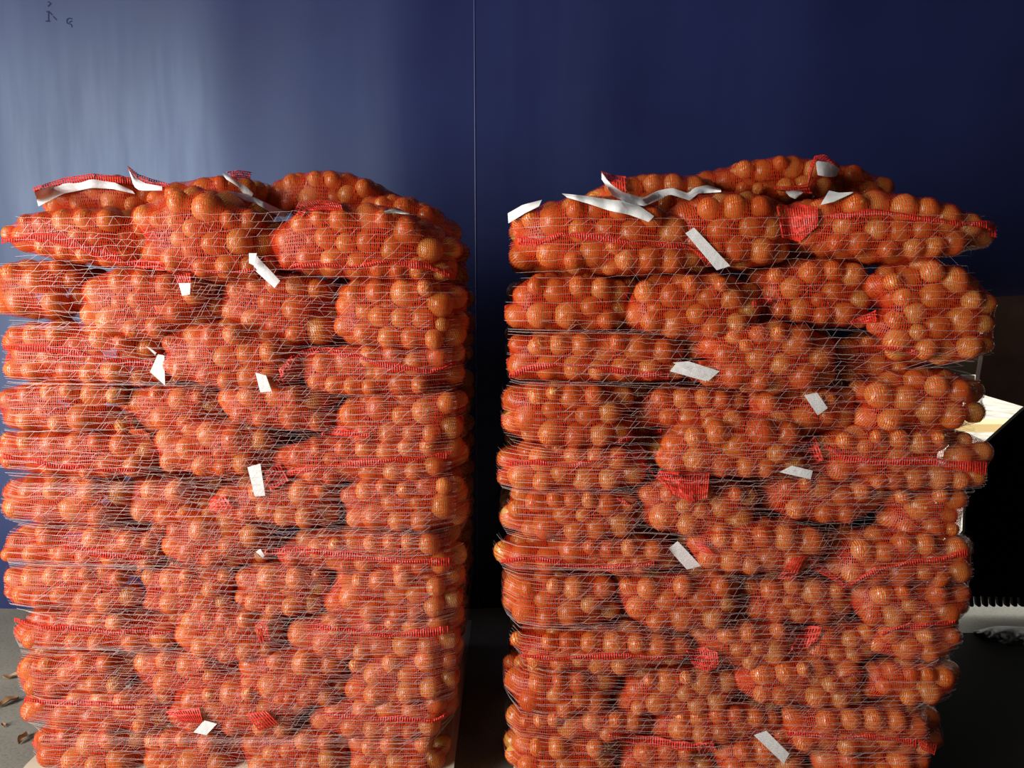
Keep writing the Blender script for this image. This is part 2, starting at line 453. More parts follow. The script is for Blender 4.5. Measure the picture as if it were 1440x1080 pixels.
def sack(name_key, xl, xr, top, bot, yo, label, group, depth=0.34, crown=False, du=0.0052, dv=0.0105, side=None, fill=0.17, plan=2.8, grow=0):
    if grow:
        top = tuple(t - grow for t in top); bot = tuple(t + grow for t in bot)
    Yf = 1.95 + yo
    Yp = Yf + 0.05
    pm_t, pm_b = top[1], bot[1]
    ym = (pm_t + pm_b) / 2
    x0, x1 = W(xl, ym, Yp)[0], W(xr, ym, Yp)[0]
    xc, a = (x0 + x1) / 2, (x1 - x0) / 2
    zt = [W(720, t, Yp)[2] for t in top]; zb = [W(720, t, Yp)[2] for t in bot]
    zc = [(p + q) / 2 for p, q in zip(zt, zb)]
    hh = [max(0.026, (p - q) / 2) for p, q in zip(zt, zb)]
    zfun = lambda x: prof3(zc, (x - xc) / a)
    hfun = lambda x: np.maximum(0.022, prof3(hh, (x - xc) / a))
    h0 = float(np.mean(hh))
    bdep = depth / 2
    yc = Yf + bdep
    r_ = np.random.default_rng(abs(hash(name_key)) % 100000 if False else sum(ord(c) * (i + 3) for i, c in enumerate(name_key)))
    # --- onions packed inside the pillow
    fd = depth if crown else min(depth, fill)
    vol = 2 * a * fd * 2 * h0 * 0.80
    rad_mean = min(0.0315, h0 * 0.66)
    n = int(vol * 0.50 / (4 / 3 * math.pi * rad_mean ** 3))
    n = max(10, n)
    rad = np.clip(r_.normal(rad_mean, 0.0055, n), 0.020, 0.043)
    rad = np.minimum(rad, h0 * 0.9)
    pos = np.stack([r_.uniform(-a, a, n), r_.uniform(-bdep, -bdep + fd, n), r_.uniform(-h0, h0, n)], -1) * np.array((0.9, 1, 0.6))
    for it in range(90):
        d = pos[:, None, :] - pos[None, :, :]
        dist = np.linalg.norm(d, axis=-1) + 1e-9
        want = (rad[:, None] + rad[None, :]) * 0.97
        ov = np.clip(want - dist, 0, None); np.fill_diagonal(ov, 0)
        pos += (d / dist[..., None] * ov[..., None] * 0.42).sum(1)
        if it < 60:
            pos[:, 1] -= 0.0008                      # pressed towards the front of the sack
            pos[:, 2] += np.sign(pos[:, 2]) * 0.0006
        ax = a - rad; by = bdep - rad
        rho = (np.abs(pos[:, 0] / ax) ** plan + np.abs(pos[:, 1] / by) ** plan) ** (1 / plan)
        k = np.where(rho > 1, 1 / np.maximum(rho, 1e-6), 1.0)
        pos[:, 0] *= k; pos[:, 1] *= k
        pos[:, 1] = np.minimum(pos[:, 1], -bdep + fd)
        rho = np.minimum(rho, 1)
        hl = hfun(pos[:, 0] + xc)
        lim = np.maximum(0.0, hl * np.sqrt(np.clip(1 - (rho * 0.84) ** 8, 0, 1)) - rad)
        pos[:, 2] = np.clip(pos[:, 2], -lim, lim)
    wpos = pos + np.array((xc, yc, 0))
    wpos[:, 2] += zfun(wpos[:, 0])
    # --- taut net over the onions
    pa, pb = max(0.02, a - h0), max(0.02, bdep - h0)
    fl = 2 * pb if crown else min(2 * pb, 0.11)
    g = 0.010
    # girth stations
    nf = max(3, int(fl / g)); na = max(9, int(math.pi * h0 / g))
    st_y = np.concatenate([np.linspace(-pb + fl, -pb, nf, endpoint=False), np.full(na, -pb), np.linspace(-pb, -pb + fl, nf + 1)[1:]])
    st_a = np.concatenate([np.full(nf, math.pi / 2), np.linspace(math.pi / 2, 3 * math.pi / 2, na), np.full(nf, 3 * math.pi / 2)])
    gdy, gdz = np.cos(st_a), np.sin(st_a)
    ne = max(6, int(math.pi / 2 * h0 / g)); nm = max(6, int(2 * pa / g))
    psi = np.concatenate([np.linspace(-1.45, 0, ne, endpoint=False), np.zeros(nm), np.linspace(0, 1.45, ne + 1)[1:]])
    ox = np.concatenate([np.full(ne, -pa), np.linspace(-pa, pa, nm), np.full(ne, pa)])
    U, V = len(psi), len(st_y)
    O = np.zeros((U, V, 3)); D = np.zeros((U, V, 3))
    O[..., 0] = ox[:, None] + xc; O[..., 1] = st_y[None, :] + yc
    O[..., 2] = zfun(O[..., 0])
    D[..., 0] = np.sin(psi)[:, None]; D[..., 1] = np.cos(psi)[:, None] * gdy[None]; D[..., 2] = np.cos(psi)[:, None] * gdz[None]
    Of, Df = O.reshape(-1, 3), D.reshape(-1, 3)
    L = wpos[None] - Of[:, None]                       # rays x onions
    tca = (L * Df[:, None]).sum(-1)
    d2 = (L * L).sum(-1) - tca ** 2
    R = rad[None] + 0.0015
    th = np.sqrt(np.clip(R * R - d2, 0, None))
    hit = np.where(d2 < R * R, tca + th, -1.0).max(1).reshape(U, V)
    obs = np.maximum(hit, 0.012)
    h = obs.copy()
    for it in range(55):
        pd = np.pad(h, 1, mode='edge')
        av = (pd[:-2, 1:-1] + pd[2:, 1:-1] + pd[1:-1, :-2] + pd[1:-1, 2:]) / 4
        h = np.maximum(obs, av - 0.00022)
    G = O + D * h[..., None]
    # tangents
    gu = np.gradient(G, axis=0); gv = np.gradient(G, axis=1)
    # fine sampling
    s_u = np.concatenate([[0], np.cumsum(np.linalg.norm(np.diff(G[:, V // 2], axis=0), axis=-1))])
    s_v = np.concatenate([[0], np.cumsum(np.linalg.norm(np.diff(G[U // 2], axis=0), axis=-1))])
    nu, nv = max(8, int(s_u[-1] / du)), max(6, int(s_v[-1] / dv))
    fu = np.interp(np.linspace(0, s_u[-1], nu), s_u, np.arange(U)); fv = np.interp(np.linspace(0, s_v[-1], nv), s_v, np.arange(V))
    def bil(A):
        i0 = np.clip(fu.astype(int), 0, U - 2); j0 = np.clip(fv.astype(int), 0, V - 2)
        a_, b_ = (fu - i0)[:, None, None], (fv - j0)[None, :, None]
        return (A[i0][:, j0] * (1 - a_) * (1 - b_) + A[i0 + 1][:, j0] * a_ * (1 - b_) + A[i0][:, j0 + 1] * (1 - a_) * b_ + A[i0 + 1][:, j0 + 1] * a_ * b_)
    Pn = bil(G)
    tu = bil(gu); tu /= np.linalg.norm(tu, axis=-1, keepdims=True) + 1e-9
    tv = bil(gv); tv /= np.linalg.norm(tv, axis=-1, keepdims=True) + 1e-9
    nr = np.cross(tu, tv); nr /= np.linalg.norm(nr, axis=-1, keepdims=True) + 1e-9
    # small knit wobble
    Pn = Pn + tu * (r_.normal(0, 0.0005, (nu, nv, 1)))
    vf = []
    # pillars
    vf.append(ribbons(Pn[:, :-1].reshape(-1, 3), Pn[:, 1:].reshape(-1, 3), tu[:, :-1].reshape(-1, 3), 0.0017 * du / 0.0052))
    # laid-in zigzag between neighbouring pillars
    j = np.arange(nv - 1)
    even = (np.arange(nv - 1) % 2 == 0)
    lo = Pn[:-1]; hi = Pn[1:]
    p0 = np.where(even[None, :, None], lo[:, :-1], hi[:, :-1]); p1 = np.where(even[None, :, None], hi[:, 1:], lo[:, 1:])
    dirv = p1 - p0; dirv /= np.linalg.norm(dirv, axis=-1, keepdims=True) + 1e-9
    sd = np.cross(nr[:-1, :-1], dirv)
    off = nr[:-1, :-1] * 0.0
    vf.append(ribbons((p0 + off).reshape(-1, 3), (p1 + off).reshape(-1, 3), sd.reshape(-1, 3), 0.0010 * du / 0.0052))
    vn, fn = merge(vf)
    # --- objects
    base = Vector((xc, yc, zfun(xc) - hh[1]))
    root = empty('onion_sack', base)
    tag(root, label, 'sack', group)
    me = make_mesh('net', vn - np.array(base), fn)
    net = link('net', me, M_NET, root)
    net['kind'] = 'stuff'
    for q in range(n):
        o = bpy.data.objects.new('onion', ONIONS[int(r_.integers(6))])
        COL.objects.link(o)
        o.parent = root
        o.location = Vector(wpos[q]) - base
        s = rad[q] * 0.99
        o.scale = (s, s, s)
        e = r_.uniform(0, 2 * math.pi, 3)
        o.rotation_euler = (e[0], e[1], e[2])
    # depth map
    gp = Pn.reshape(-1, 3)
    qx, qy = P(gp)
    ix = ((qx + 40) / 4).astype(int); iy = (qy / 4).astype(int)
    ok = (ix >= 0) & (ix < 400) & (iy >= 0) & (iy < 300)
    np.minimum.at(PIX_DEPTH, (iy[ok], ix[ok]), gp[ok, 1])
    SACKS[name_key] = dict(root=root, px=qx, py=qy, P=gp, N=nr.reshape(-1, 3), a=a, xc=xc, x0=x0, x1=x1)
    return root

def depth_at(px, py, r=2):
    ix, iy = int((px + 40) / 4), int(py / 4)
    w = PIX_DEPTH[max(0, iy - r):iy + r + 1, max(0, ix - r):ix + r + 1]
    w = w[w < 8]
    return float(np.median(w)) if len(w) else 2.0

# ------------------------------------------------------------------ sacks, traced layer by layer
ORD = ['top', 'second', 'third', 'fourth', 'fifth', 'sixth', 'seventh', 'eighth', 'ninth', 'tenth', 'eleventh', 'bottom']
NTH = ['first', 'second', 'third', 'fourth', 'fifth']
# key: (xl, xr, tops, bottoms, front offset)
LEFT = {
 'A': [('Aa', 47, 240, (272, 246, 262), (305, 305, 305), .26), ('Ab', 195, 365, (266, 250, 246), (305, 305, 305), .22),
       ('Ac', 348, 562, (258, 239, 262), (300, 305, 305), .34), ('Ad', 480, 645, (292, 274, 308), (330, 345, 345), .16),
       ('Ae', -16, 232, (312, 290, 298), (348, 372, 380), .02), ('Af', 165, 392, (296, 260, 302), (368, 398, 392), -.03),
       ('Ag', 354, 648, (316, 284, 320), (378, 394, 400), -.02)],
 'B': [('Ba', -18, 122, (380, 366, 374), (442, 447, 444), .02), ('Bb', 108, 312, (392, 376, 404), (460, 480, 455), -.01),
       ('Bc', 300, 485, (396, 382, 392), (446, 480, 490), .03), ('Bd', 462, 652, (402, 388, 398), (482, 493, 492), -.01)],
 'C': [('Ca', -2, 235, (462, 452, 476), (534, 540, 540), .02), ('Cb', 226, 435, (470, 452, 482), (530, 547, 540), -.02),
       ('Cc', 385, 650, (500, 482, 482), (545, 556, 545), .0)],
 'D': [('Da', -6, 190, (550, 534, 544), (600, 607, 610), .0), ('Db', 150, 322, (546, 540, 552), (604, 612, 604), .04),
       ('Dc', 300, 508, (546, 536, 548), (588, 602, 606), .0), ('Dd', 450, 652, (572, 546, 552), (622, 627, 618), -.005)],
 'E': [('Ea', -10, 228, (612, 604, 612), (655, 668, 668), .01), ('Eb', 210, 390, (604, 594, 606), (658, 668, 660), -.01),
       ('Ec', 370, 652, (626, 612, 612), (674, 678, 668), .0)],
 'F': [('Fa', -4, 190, (682, 668, 678), (722, 738, 736), .0), ('Fb', 150, 305, (676, 670, 682), (726, 736, 728), .045),
       ('Fc', 292, 485, (690, 672, 676), (724, 736, 740), .01), ('Fd', 474, 652, (678, 666, 670), (742, 745, 746), -.01)],
 'G': [('Ga', -2, 235, (752, 738, 750), (786, 791, 796), .01), ('Gb', 222, 378, (732, 722, 732), (786, 796, 792), -.01),
       ('Gc', 362, 652, (762, 748, 746), (794, 802, 806), .0)],
 'H': [('Ha', 4, 208, (802, 790, 800), (844, 856, 860), .0), ('Hb', 185, 348, (798, 793, 798), (854, 862, 854), .02),
       ('Hc', 325, 488, (798, 790, 798), (848, 862, 856), .01), ('Hd', 445, 650, (812, 792, 798), (868, 872, 858), -.01)],
 'I': [('Ia', 10, 255, (862, 854, 864), (906, 910, 914), .01), ('Ib', 240, 405, (860, 850, 864), (910, 926, 918), -.005),
       ('Ic', 392, 650, (874, 860, 854), (914, 922, 914), .0)],
 'J': [('Ja', 18, 196, (924, 912, 920), (964, 976, 968), .0), ('Jb', 162, 348, (916, 910, 924), (960, 974, 964), .03),
       ('Jc', 328, 494, (918, 908, 920), (966, 986, 986), -.005), ('Jd', 478, 646, (924, 910, 904), (982, 986, 970), -.01)],
 'K': [('Ka', 26, 244, (976, 964, 970), (1012, 1022, 1022), .0), ('Kb', 234, 442, (970, 956, 974), (1022, 1028, 1028), -.015),
       ('Kc', 428, 638, (984, 974, 970), (1026, 1032, 1028), .0)],
 'L': [('La', 38, 210, (1026, 1014, 1026), (1068, 1080, 1082), .0), ('Lb', 190, 350, (1030, 1020, 1030), (1080, 1086, 1086), .01),
       ('Lc', 330, 504, (1030, 1018, 1030), (1084, 1088, 1086), .0), ('Ld', 478, 628, (1032, 1024, 1026), (1082, 1086, 1080), .0)],
}
RIGHT = {
 'A': [('Aa', 826, 1018, (258, 243, 248), (300, 305, 300), .20), ('Ab', 972, 1190, (242, 219, 230), (275, 280, 280), .28),
       ('Ac', 1140, 1268, (236, 232, 254), (285, 290, 290), .40),
       ('Ad', 715, 1008, (290, 275, 314), (382, 387, 388), -.01), ('Ae', 930, 1125, (290, 267, 284), (358, 377, 372), .0),
       ('Af', 1094, 1418, (284, 267, 308), (345, 370, 352), -.02)],
 'B': [('Ba', 710, 890, (394, 386, 394), (462, 464, 464), .01), ('Bb', 878, 1072, (396, 386, 396), (462, 478, 472), -.01),
       ('Bc', 1062, 1235, (378, 364, 372), (444, 458, 462), .03), ('Bd', 1220, 1405, (382, 362, 418), (490, 512, 500), -.03)],
 'C': [('Ca', 706, 968, (474, 467, 478), (534, 534, 534), .0), ('Cb', 974, 1185, (480, 454, 472), (540, 551, 546), -.03),
       ('Cc', 1155, 1345, (478, 470, 488), (540, 526, 518), .08)],
 'D': [('Da', 708, 898, (548, 537, 544), (614, 630, 622), -.01), ('Db', 868, 1066, (546, 544, 552), (600, 602, 592), .05),
       ('Dc', 1046, 1218, (550, 546, 546), (598, 610, 602), .02), ('Dd', 1192, 1388, (542, 524, 536), (602, 608, 594), -.01)],
 'E': [('Ea', 702, 912, (634, 622, 630), (686, 690, 682), .01), ('Eb', 924, 1136, (612, 584, 596), (664, 670, 668), -.03),
       ('Ec', 1140, 1400, (612, 598, 620), (672, 688, 680), -.01)],
 'F': [('Fa', 706, 908, (692, 686, 696), (756, 758, 754), -.005), ('Fb', 872, 1070, (684, 675, 686), (738, 752, 746), .0),
       ('Fc', 1070, 1255, (672, 666, 680), (718, 732, 724), .015), ('Fd', 1222, 1365, (686, 680, 686), (746, 756, 742), .02)],
 'G': [('Ga', 697, 956, (768, 753, 762), (798, 803, 802), .0), ('Gb', 970, 1175, (752, 735, 746), (794, 804, 796), -.02),
       ('Gc', 1146, 1374, (764, 745, 758), (814, 822, 816), -.01)],
 'H': [('Ha', 710, 874, (814, 806, 812), (872, 880, 874), .0), ('Hb', 864, 1050, (814, 804, 810), (870, 886, 876), -.01),
       ('Hc', 1012, 1204, (814, 808, 820), (864, 872, 868), .03), ('Hd', 1192, 1368, (820, 814, 820), (872, 880, 866), .0)],
 'I': [('Ia', 716, 990, (890, 884, 896), (930, 942, 934), .0), ('Ib', 938, 1134, (880, 870, 880), (928, 934, 926), .015),
       ('Ic', 1108, 1240, (878, 872, 878), (922, 928, 924), .04), ('Id', 1222, 1352, (876, 866, 870), (918, 924, 918), .0)],
 'J': [('Ja', 712, 870, (944, 940, 944), (990, 1002, 994), .0), ('Jb', 848, 1044, (948, 936, 946), (994, 1000, 994), .02),
       ('Jc', 1034, 1220, (934, 924, 930), (978, 988, 990), -.005), ('Jd', 1208, 1353, (938, 930, 938), (978, 984, 978), .0)],
 'K': [('Ka', 714, 926, (1002, 994, 1000), (1028, 1034, 1032), .01), ('Kb', 900, 1110, (998, 986, 998), (1032, 1038, 1034), .02),
       ('Kc', 1094, 1328, (1000, 990, 1004), (1050, 1056, 1052), -.01)],
 'L': [('La', 712, 874, (1038, 1030, 1038), (1080, 1086, 1084), .0), ('Lb', 858, 1016, (1044, 1036, 1044), (1084, 1088, 1086), .02),
       ('Lc', 1000, 1155, (1044, 1036, 1044), (1084, 1088, 1086), .01), ('Ld', 1130, 1312, (1054, 1050, 1056), (1084, 1088, 1086), .0)],
}
NOTE = {  # what sets a sack apart by its look
 'l.Aa': 'red net onion sack with long white hem, back corner of left stack top',
 'l.Ab': 'onion sack with a pointed white hem tip, back middle of left stack top',
 'l.Ac': 'glossy orange onion sack lying highest at the back of the left stack',
 'l.Ad': 'small end of an onion sack behind the top right sack of the left stack',
 'l.Ae': 'onion sack with pink wrapped pointed end, top front left corner of left stack',
 'l.Af': 'big bulging onion sack, middle of the top front layer of left stack',
 'l.Ag': 'wide onion sack with red mouth roll and white tag, top right of left stack',
 'r.Aa': 'onion sack with wavy white hem draped in front, back left of right stack top',
 'r.Ab': 'highest onion sack on the right stack, its mouth open showing white lining',
 'r.Ac': 'dim onion sack lying lowest at the back right of the right stack top',
 'r.Ad': 'wide onion sack with white hem along its top, top left of right stack',
 'r.Ae': 'bulging onion sack in the middle of the top front layer of right stack',
 'r.Af': 'wide onion sack with square red mouth and pointed end, top right of right stack',
 'r.Bd': 'large sloping onion sack bulging outward, right end of second layer, right stack',
 'r.Ec': 'onion sack with red mouth, white tag and pointed end, fifth layer, right stack',
 'r.Eb': 'domed onion sack over a hanging red flap, fifth layer of the right stack',
}
HAS_TAG = {'l.Bb', 'l.Ca', 'l.Cc', 'l.Ec', 'l.Gc', 'l.Kb', 'r.Ca', 'r.Dc', 'r.Ga', 'r.Lc'}
HAS_SEAM = {}

def build_stack(side, table):
    word = 'left' if side == 'l' else 'right'
    for li, (layer, rows) in enumerate(table.items()):
        fit = {r_[0]: [r_[1] - (0 if layer == 'A' else 5), r_[2] + (0 if layer == 'A' else 5)] for r_ in rows}
        if layer != 'A':
            # neighbours press against each other: the one lying deeper gives way
            for p_, q_ in zip(rows[:-1], rows[1:]):
                ov = fit[p_[0]][1] - fit[q_[0]][0] - 18
                if ov > 0:
                    w_ = 0.5 if abs(p_[5] - q_[5]) < 0.004 else (1.0 if p_[5] > q_[5] else 0.0)
                    w_ = 0.25 + 0.5 * w_
                    fit[p_[0]][1] -= ov * w_; fit[q_[0]][0] += ov * (1 - w_)
        for k, (key, xl, xr, t, bt, yo) in enumerate(rows):
            xl, xr = fit[key]
            full = side + '.' + key
            lab = NOTE.get(full)
            if lab is None:
                extra = 'with a white tag, ' if full in HAS_TAG else ''
                lab = f'net onion sack {extra}{NTH[k]} from left, {ORD[li]} layer of {word} stack'
            crown = layer == 'A'
            wpx = xr - xl
            sack(full, xl, xr, t, bt, yo, lab, f'onion sacks on the {word} pallet', depth=0.34 if wpx > 195 else 0.46 if not crown else 0.34,
                 crown=crown, plan=3.2 if crown else 5.5, grow=2 if crown else 5)
    # inner flank of the stack: the second sack of every layer, seen edge-on through the gap
    for li, (layer, rows) in enumerate(table.items()):
        r0 = rows[-1] if side == 'l' else rows[3 if layer == 'A' else 0]
        key, xl, xr, t, bt, yo = r0
        yo2 = 0.46 + 0.03 * ((li * 7) % 3 - 1)
        Yp0, Yp1 = 1.95 + yo + 0.05, 1.95 + yo2 + 0.05
        def mv(px, py):
            q = W(px, py, Yp0); q[1] = Yp1
            a_, b_ = P(q); return float(a_), float(b_)
        tt = tuple(mv(720, y)[1] for y in t); bb = tuple(mv(720, y)[1] for y in bt)
        nx0, nx1 = mv(xl, t[1])[0], mv(xr, t[1])[0]
        # the flank sack and its neighbour fill the row behind
        if side == 'l':
            ex0 = mv(max(rows[4 if layer == 'A' else 0][1], -10), t[1])[0] + 25
            spans = [((nx1 + ex0) / 2, nx1, 'inner'), (ex0, (nx1 + ex0) / 2 + 40, 'outer')]
        else:
            ex1 = mv(rows[-1][2], t[1])[0] - 40
            spans = [(nx0, (nx0 + ex1) / 2, 'inner'), ((nx0 + ex1) / 2 - 40, ex1, 'outer')]
        for p_, q_, part_ in spans:
            lab = f'onion sack behind the front row, {ORD[li]} layer, {part_} half of {word} stack'
            sack(side + '.back' + layer + part_, p_, q_, tt, bb, yo2 + (0.05 if part_ == 'outer' else 0), lab, f'onion sacks on the {word} pallet', depth=0.42, du=0.0085, dv=0.016,
                 fill=0.40 if part_ == 'inner' else 0.14, grow=5, plan=4.0)

build_stack('l', LEFT)
build_stack('r', RIGHT)

# ------------------------------------------------------------------ bands: seams, flaps, hems, tags
def resample(pts, n):
    pts = np.asarray(pts, float)
    s = np.concatenate([[0], np.cumsum(np.linalg.norm(np.diff(pts, axis=0), axis=1))])
    t = np.linspace(0, s[-1], n)
    return np.stack([np.interp(t, s, pts[:, k]) for k in range(pts.shape[1])], -1)

def band(key, name, edge_a, edge_b, m, rib=0.0, proud=0.006, rows=3, curl=0.0, step=None, depth=None, thick=0.0012, flat=False):
    """strip between two pixel polylines laid on the sacks' surface; rib = depth of the gathers"""
    A0, B0 = np.asarray(edge_a, float), np.asarray(edge_b, float)
    ln = np.linalg.norm(np.diff(A0, axis=0), axis=1).sum()
    n = max(4, int(ln / (step or (1.7 if rib else 6))))
    A, B = resample(A0, n), resample(B0, n)
    r_ = np.random.default_rng(int(abs(A0).sum()))
    Yl = np.array([[depth_at(*(A[i] * (1 - w) + B[i] * w)) for w in np.linspace(0, 1, rows)] for i in range(n)])
    if depth is not None:
        Yl[:] = depth
    if flat:
        mm = np.percentile(Yl, 20)
        c = np.linspace(0, 1, n)[:, None] * 1.0
        Yl[:] = mm
    else:
        for _ in range(6):
            pdv = np.pad(Yl, ((1, 1), (0, 0)), mode='edge')
            Yl = np.minimum(Yl, (pdv[:-2] + 2 * pdv[1:-1] + pdv[2:]) / 4)
    vs = np.zeros((n, rows, 3))
    for i in range(n):
        for j in range(rows):
            w = j / (rows - 1)
            q = A[i] * (1 - w) + B[i] * w
            off = proud + curl * math.sin(math.pi * w)
            if rib:
                off += rib * (0.5 if i % 2 else -0.5) * (0.35 + 0.65 * w) * (0.6 + 0.8 * r_.random()) + 0.5 * rib * math.sin(i * 0.21 + r_.random() * 0.3)
            elif not flat:
                off += 0.0025 * math.sin(i * 0.9) 
            vs[i, j] = W(q[0], q[1], Yl[i, j] - off)
    v = vs.reshape(-1, 3)
    idx = np.arange(n * rows).reshape(n, rows)
    f = np.stack([idx[:-1, :-1], idx[:-1, 1:], idx[1:, 1:], idx[1:, :-1]], -1).reshape(-1, 4)
    if rib:      # open knit: every other rib left out except along the cords
        ii, jj = np.meshgrid(np.arange(n - 1), np.arange(rows - 1), indexing='ij')
        keep = ((ii % 2 == 0) | (jj == 0) | (jj == rows - 2) | ((jj % 3 == 0) if rows > 5 else (jj < 0))).ravel()
        f = f[keep]
    v2 = v + np.array((0, thick, 0))
    v, f = merge([(v, f), (v2, f[:, ::-1])])
    root = SACKS[key]['root']
    o = link(name, make_mesh(name, v - np.array(root.location), f, not rib), m, root)
    return o

def seam(key, path, wpx=13, rib=0.002):
    p = np.asarray(path, float)
    up = p.copy(); dn = p.copy()
    p = resample(p, max(6, int(np.linalg.norm(np.diff(p, axis=0), axis=1).sum() / 9)))
    r_ = np.random.default_rng(int(p.sum()))
    up, dn = p.copy(), p.copy()
    wob = np.convolve(r_.normal(0, 1.6, len(p)), np.ones(3) / 3, 'same')
    wd = wpx * np.clip(0.75 + np.convolve(r_.normal(0, 0.5, len(p)), np.ones(3) / 3, 'same'), 0.35, 1.3)
    up[:, 1] += wob - wd * 0.5; dn[:, 1] += wob + wd * 0.5
    o = band(key, 'side_seam', up, dn, M_SEAM, rib=rib, proud=0.001, rows=5, curl=0.005)
    o['label'] = 'dense red gathered seam of the net'
    return o
def flap(key, ea, eb, rib=0.0012, proud=0.010):
    o = band(key, 'mouth_flap', ea, eb, M_SEAM, rib=rib, proud=proud, rows=10, curl=0.006)
    o['label'] = 'dense red net flap at the sack mouth'
    return o
def hem(key, ea, eb, proud=0.008, depth=None):
    o = band(key, 'hem_tape', ea, eb, M_TAPE, rib=0, proud=proud, rows=4, curl=0.004, step=5, depth=depth)
    o['label'] = 'white hem tape'
    return o
def tagq(key, q, proud=0.012):
    """white tag from four corners: side a (2 pts), side b (2 pts)"""
    o = band(key, 'hem_tape', (q[0], q[1]), (q[3], q[2]), M_TAPE, rib=0, proud=proud, rows=3, curl=0.004, step=4, flat=True)
    o['label'] = 'white hem tape end'
    return o

# left stack seams
seam('l.Ae', [(2, 340), (40, 333), (75, 336), (130, 352), (175, 368), (230, 374)])
seam('l.Af', [(240, 376), (290, 384), (340, 382), (372, 378)], 8)
seam('l.Ag', [(372, 362), (400, 378), (440, 372), (490, 376), (550, 368), (600, 374), (640, 388)], 10)
seam('l.Ca', [(4, 488), (60, 490), (110, 497), (160, 505), (214, 512)], 12)
seam('l.Cc', [(388, 538), (408, 515), (420, 498), (455, 490), (500, 500), (540, 515), (605, 520), (642, 512)], 9)
seam('l.Dd', [(452, 610), (480, 606), (520, 612)], 9)
seam('l.Ea', [(4, 642), (60, 652), (130, 660), (215, 662)], 8)
seam('l.Ec', [(388, 672), (420, 662), (470, 655), (530, 650), (590, 645), (636, 638)], 9)
seam('l.Gc', [(372, 776), (430, 774), (500, 782), (560, 790), (640, 790)], 10)
seam('l.Ga', [(90, 770), (160, 782), (220, 786)], 9)
seam('l.Ia', [(20, 872), (70, 882), (140, 888), (240, 890)], 8)
seam('l.Ic', [(432, 882), (480, 884), (540, 894), (600, 890), (630, 886)], 9)
seam('l.Ka', [(34, 985), (90, 988), (170, 992), (236, 996)], 9)
seam('l.Kc', [(446, 1004), (500, 1008), (560, 1012), (610, 1014), (634, 1000)], 9)
flap('l.Ag', [(412, 300), (420, 284), (450, 281), (478, 284)], [(424, 304), (432, 296), (455, 295), (482, 296)])
flap('l.Bb', [(242, 381), (268, 384)], [(250, 399), (270, 398)])
flap('l.Cc', [(392, 520), (410, 500)], [(398, 540), (420, 512)])
flap('l.Ec', [(372, 664), (392, 650)], [(380, 690), (406, 676)])
flap('l.Ib', [(358, 876), (374, 872)], [(366, 906), (382, 900)])
flap('l.Kb', [(346, 1004), (374, 1000)], [(364, 1028), (392, 1018)])
flap('l.Fc', [(298, 700), (318, 698)], [(296, 718), (330, 714)])
flap('l.Kb', [(232, 1000), (280, 996)], [(252, 1016), (286, 1018)])
# left stack white tape
hem('l.Aa', [(48, 268), (90, 258), (130, 252), (160, 256), (186, 268)], [(54, 290), (90, 272), (130, 264), (160, 266), (190, 273)], 0.012)
flap('l.Aa', [(46, 264), (90, 250), (130, 244), (190, 250)], [(48, 270), (90, 260), (130, 253), (190, 260)], rib=0.003, proud=0.012)
hem('l.Ab', [(180, 236), (190, 250), (205, 258), (228, 262)], [(181, 238), (188, 262), (196, 268), (228, 268)], 0.030, depth=2.12)
flap('l.Ab', [(179, 233), (195, 245), (215, 252), (238, 258)], [(181, 238), (194, 252), (212, 260), (238, 264)], rib=0.003, proud=0.030)
hem('l.Ab', [(312, 243), (330, 252), (346, 262), (356, 272)], [(318, 252), (334, 262), (342, 272), (352, 282)], 0.030)
hem('l.Ac', [(318, 268), (345, 272), (372, 284), (405, 300)], [(340, 280), (358, 285), (376, 296), (400, 308)], 0.030)
flap('l.Ab', [(318, 242), (336, 239), (354, 242)], [(330, 250), (342, 250), (352, 252)], rib=0.004, proud=0.03)
hem('l.Ad', [(540, 297), (552, 294), (566, 297), (576, 300)], [(540, 300), (552, 299), (566, 301), (576, 301)], 0.03)
tagq('l.Ag', [(361, 360), (394, 395), (386, 405), (356, 378)])
tagq('l.Ag', [(350, 356), (361, 356), (358, 374), (350, 370)])
tagq('l.Bb', [(251, 398), (268, 398), (267, 414), (256, 416)])
tagq('l.Ca', [(222, 498), (231, 500), (232, 542), (211, 523)])
tagq('l.Ca', [(204, 486), (212, 490), (220, 496), (218, 499)])
tagq('l.Cc', [(359, 524), (374, 528), (382, 550), (366, 552)])
tagq('l.Ec', [(348, 657), (366, 652), (373, 697), (358, 698)])
tagq('l.Gc', [(360, 776), (366, 772), (372, 781), (369, 784)])
tagq('l.Kb', [(287, 1013), (305, 1018), (290, 1034), (272, 1030)])

# right stack
seam('r.Ad', [(728, 338), (760, 342), (790, 328), (850, 334), (900, 344), (965, 344), (1000, 368)], 10)
seam('r.Af', [(1120, 306), (1180, 304), (1230, 298), (1270, 303), (1330, 312), (1398, 318)], 11)
seam('r.Ca', [(716, 528), (760, 514), (820, 515), (880, 524), (940, 530)], 9)
seam('r.Cc', [(1195, 490), (1235, 486), (1290, 496)], 7)
seam('r.Ea', [(712, 652), (760, 652), (810, 656), (850, 645), (895, 640)], 10)
seam('r.Ec', [(1160, 626), (1190, 644), (1240, 650), (1310, 650), (1384, 658)], 11)
seam('r.Ga', [(704, 790), (745, 784), (800, 796), (860, 800), (920, 792)], 10)
seam('r.Gc', [(1140, 790), (1168, 810), (1192, 826), (1230, 804), (1280, 790), (1330, 786), (1362, 776)], 12)
seam('r.Ia', [(730, 922), (790, 926), (860, 922), (960, 924)], 9)
seam('r.Id', [(1240, 890), (1270, 882), (1300, 880), (1345, 874)], 12)
seam('r.Da', [(870, 622), (900, 612), (930, 605)], 8)
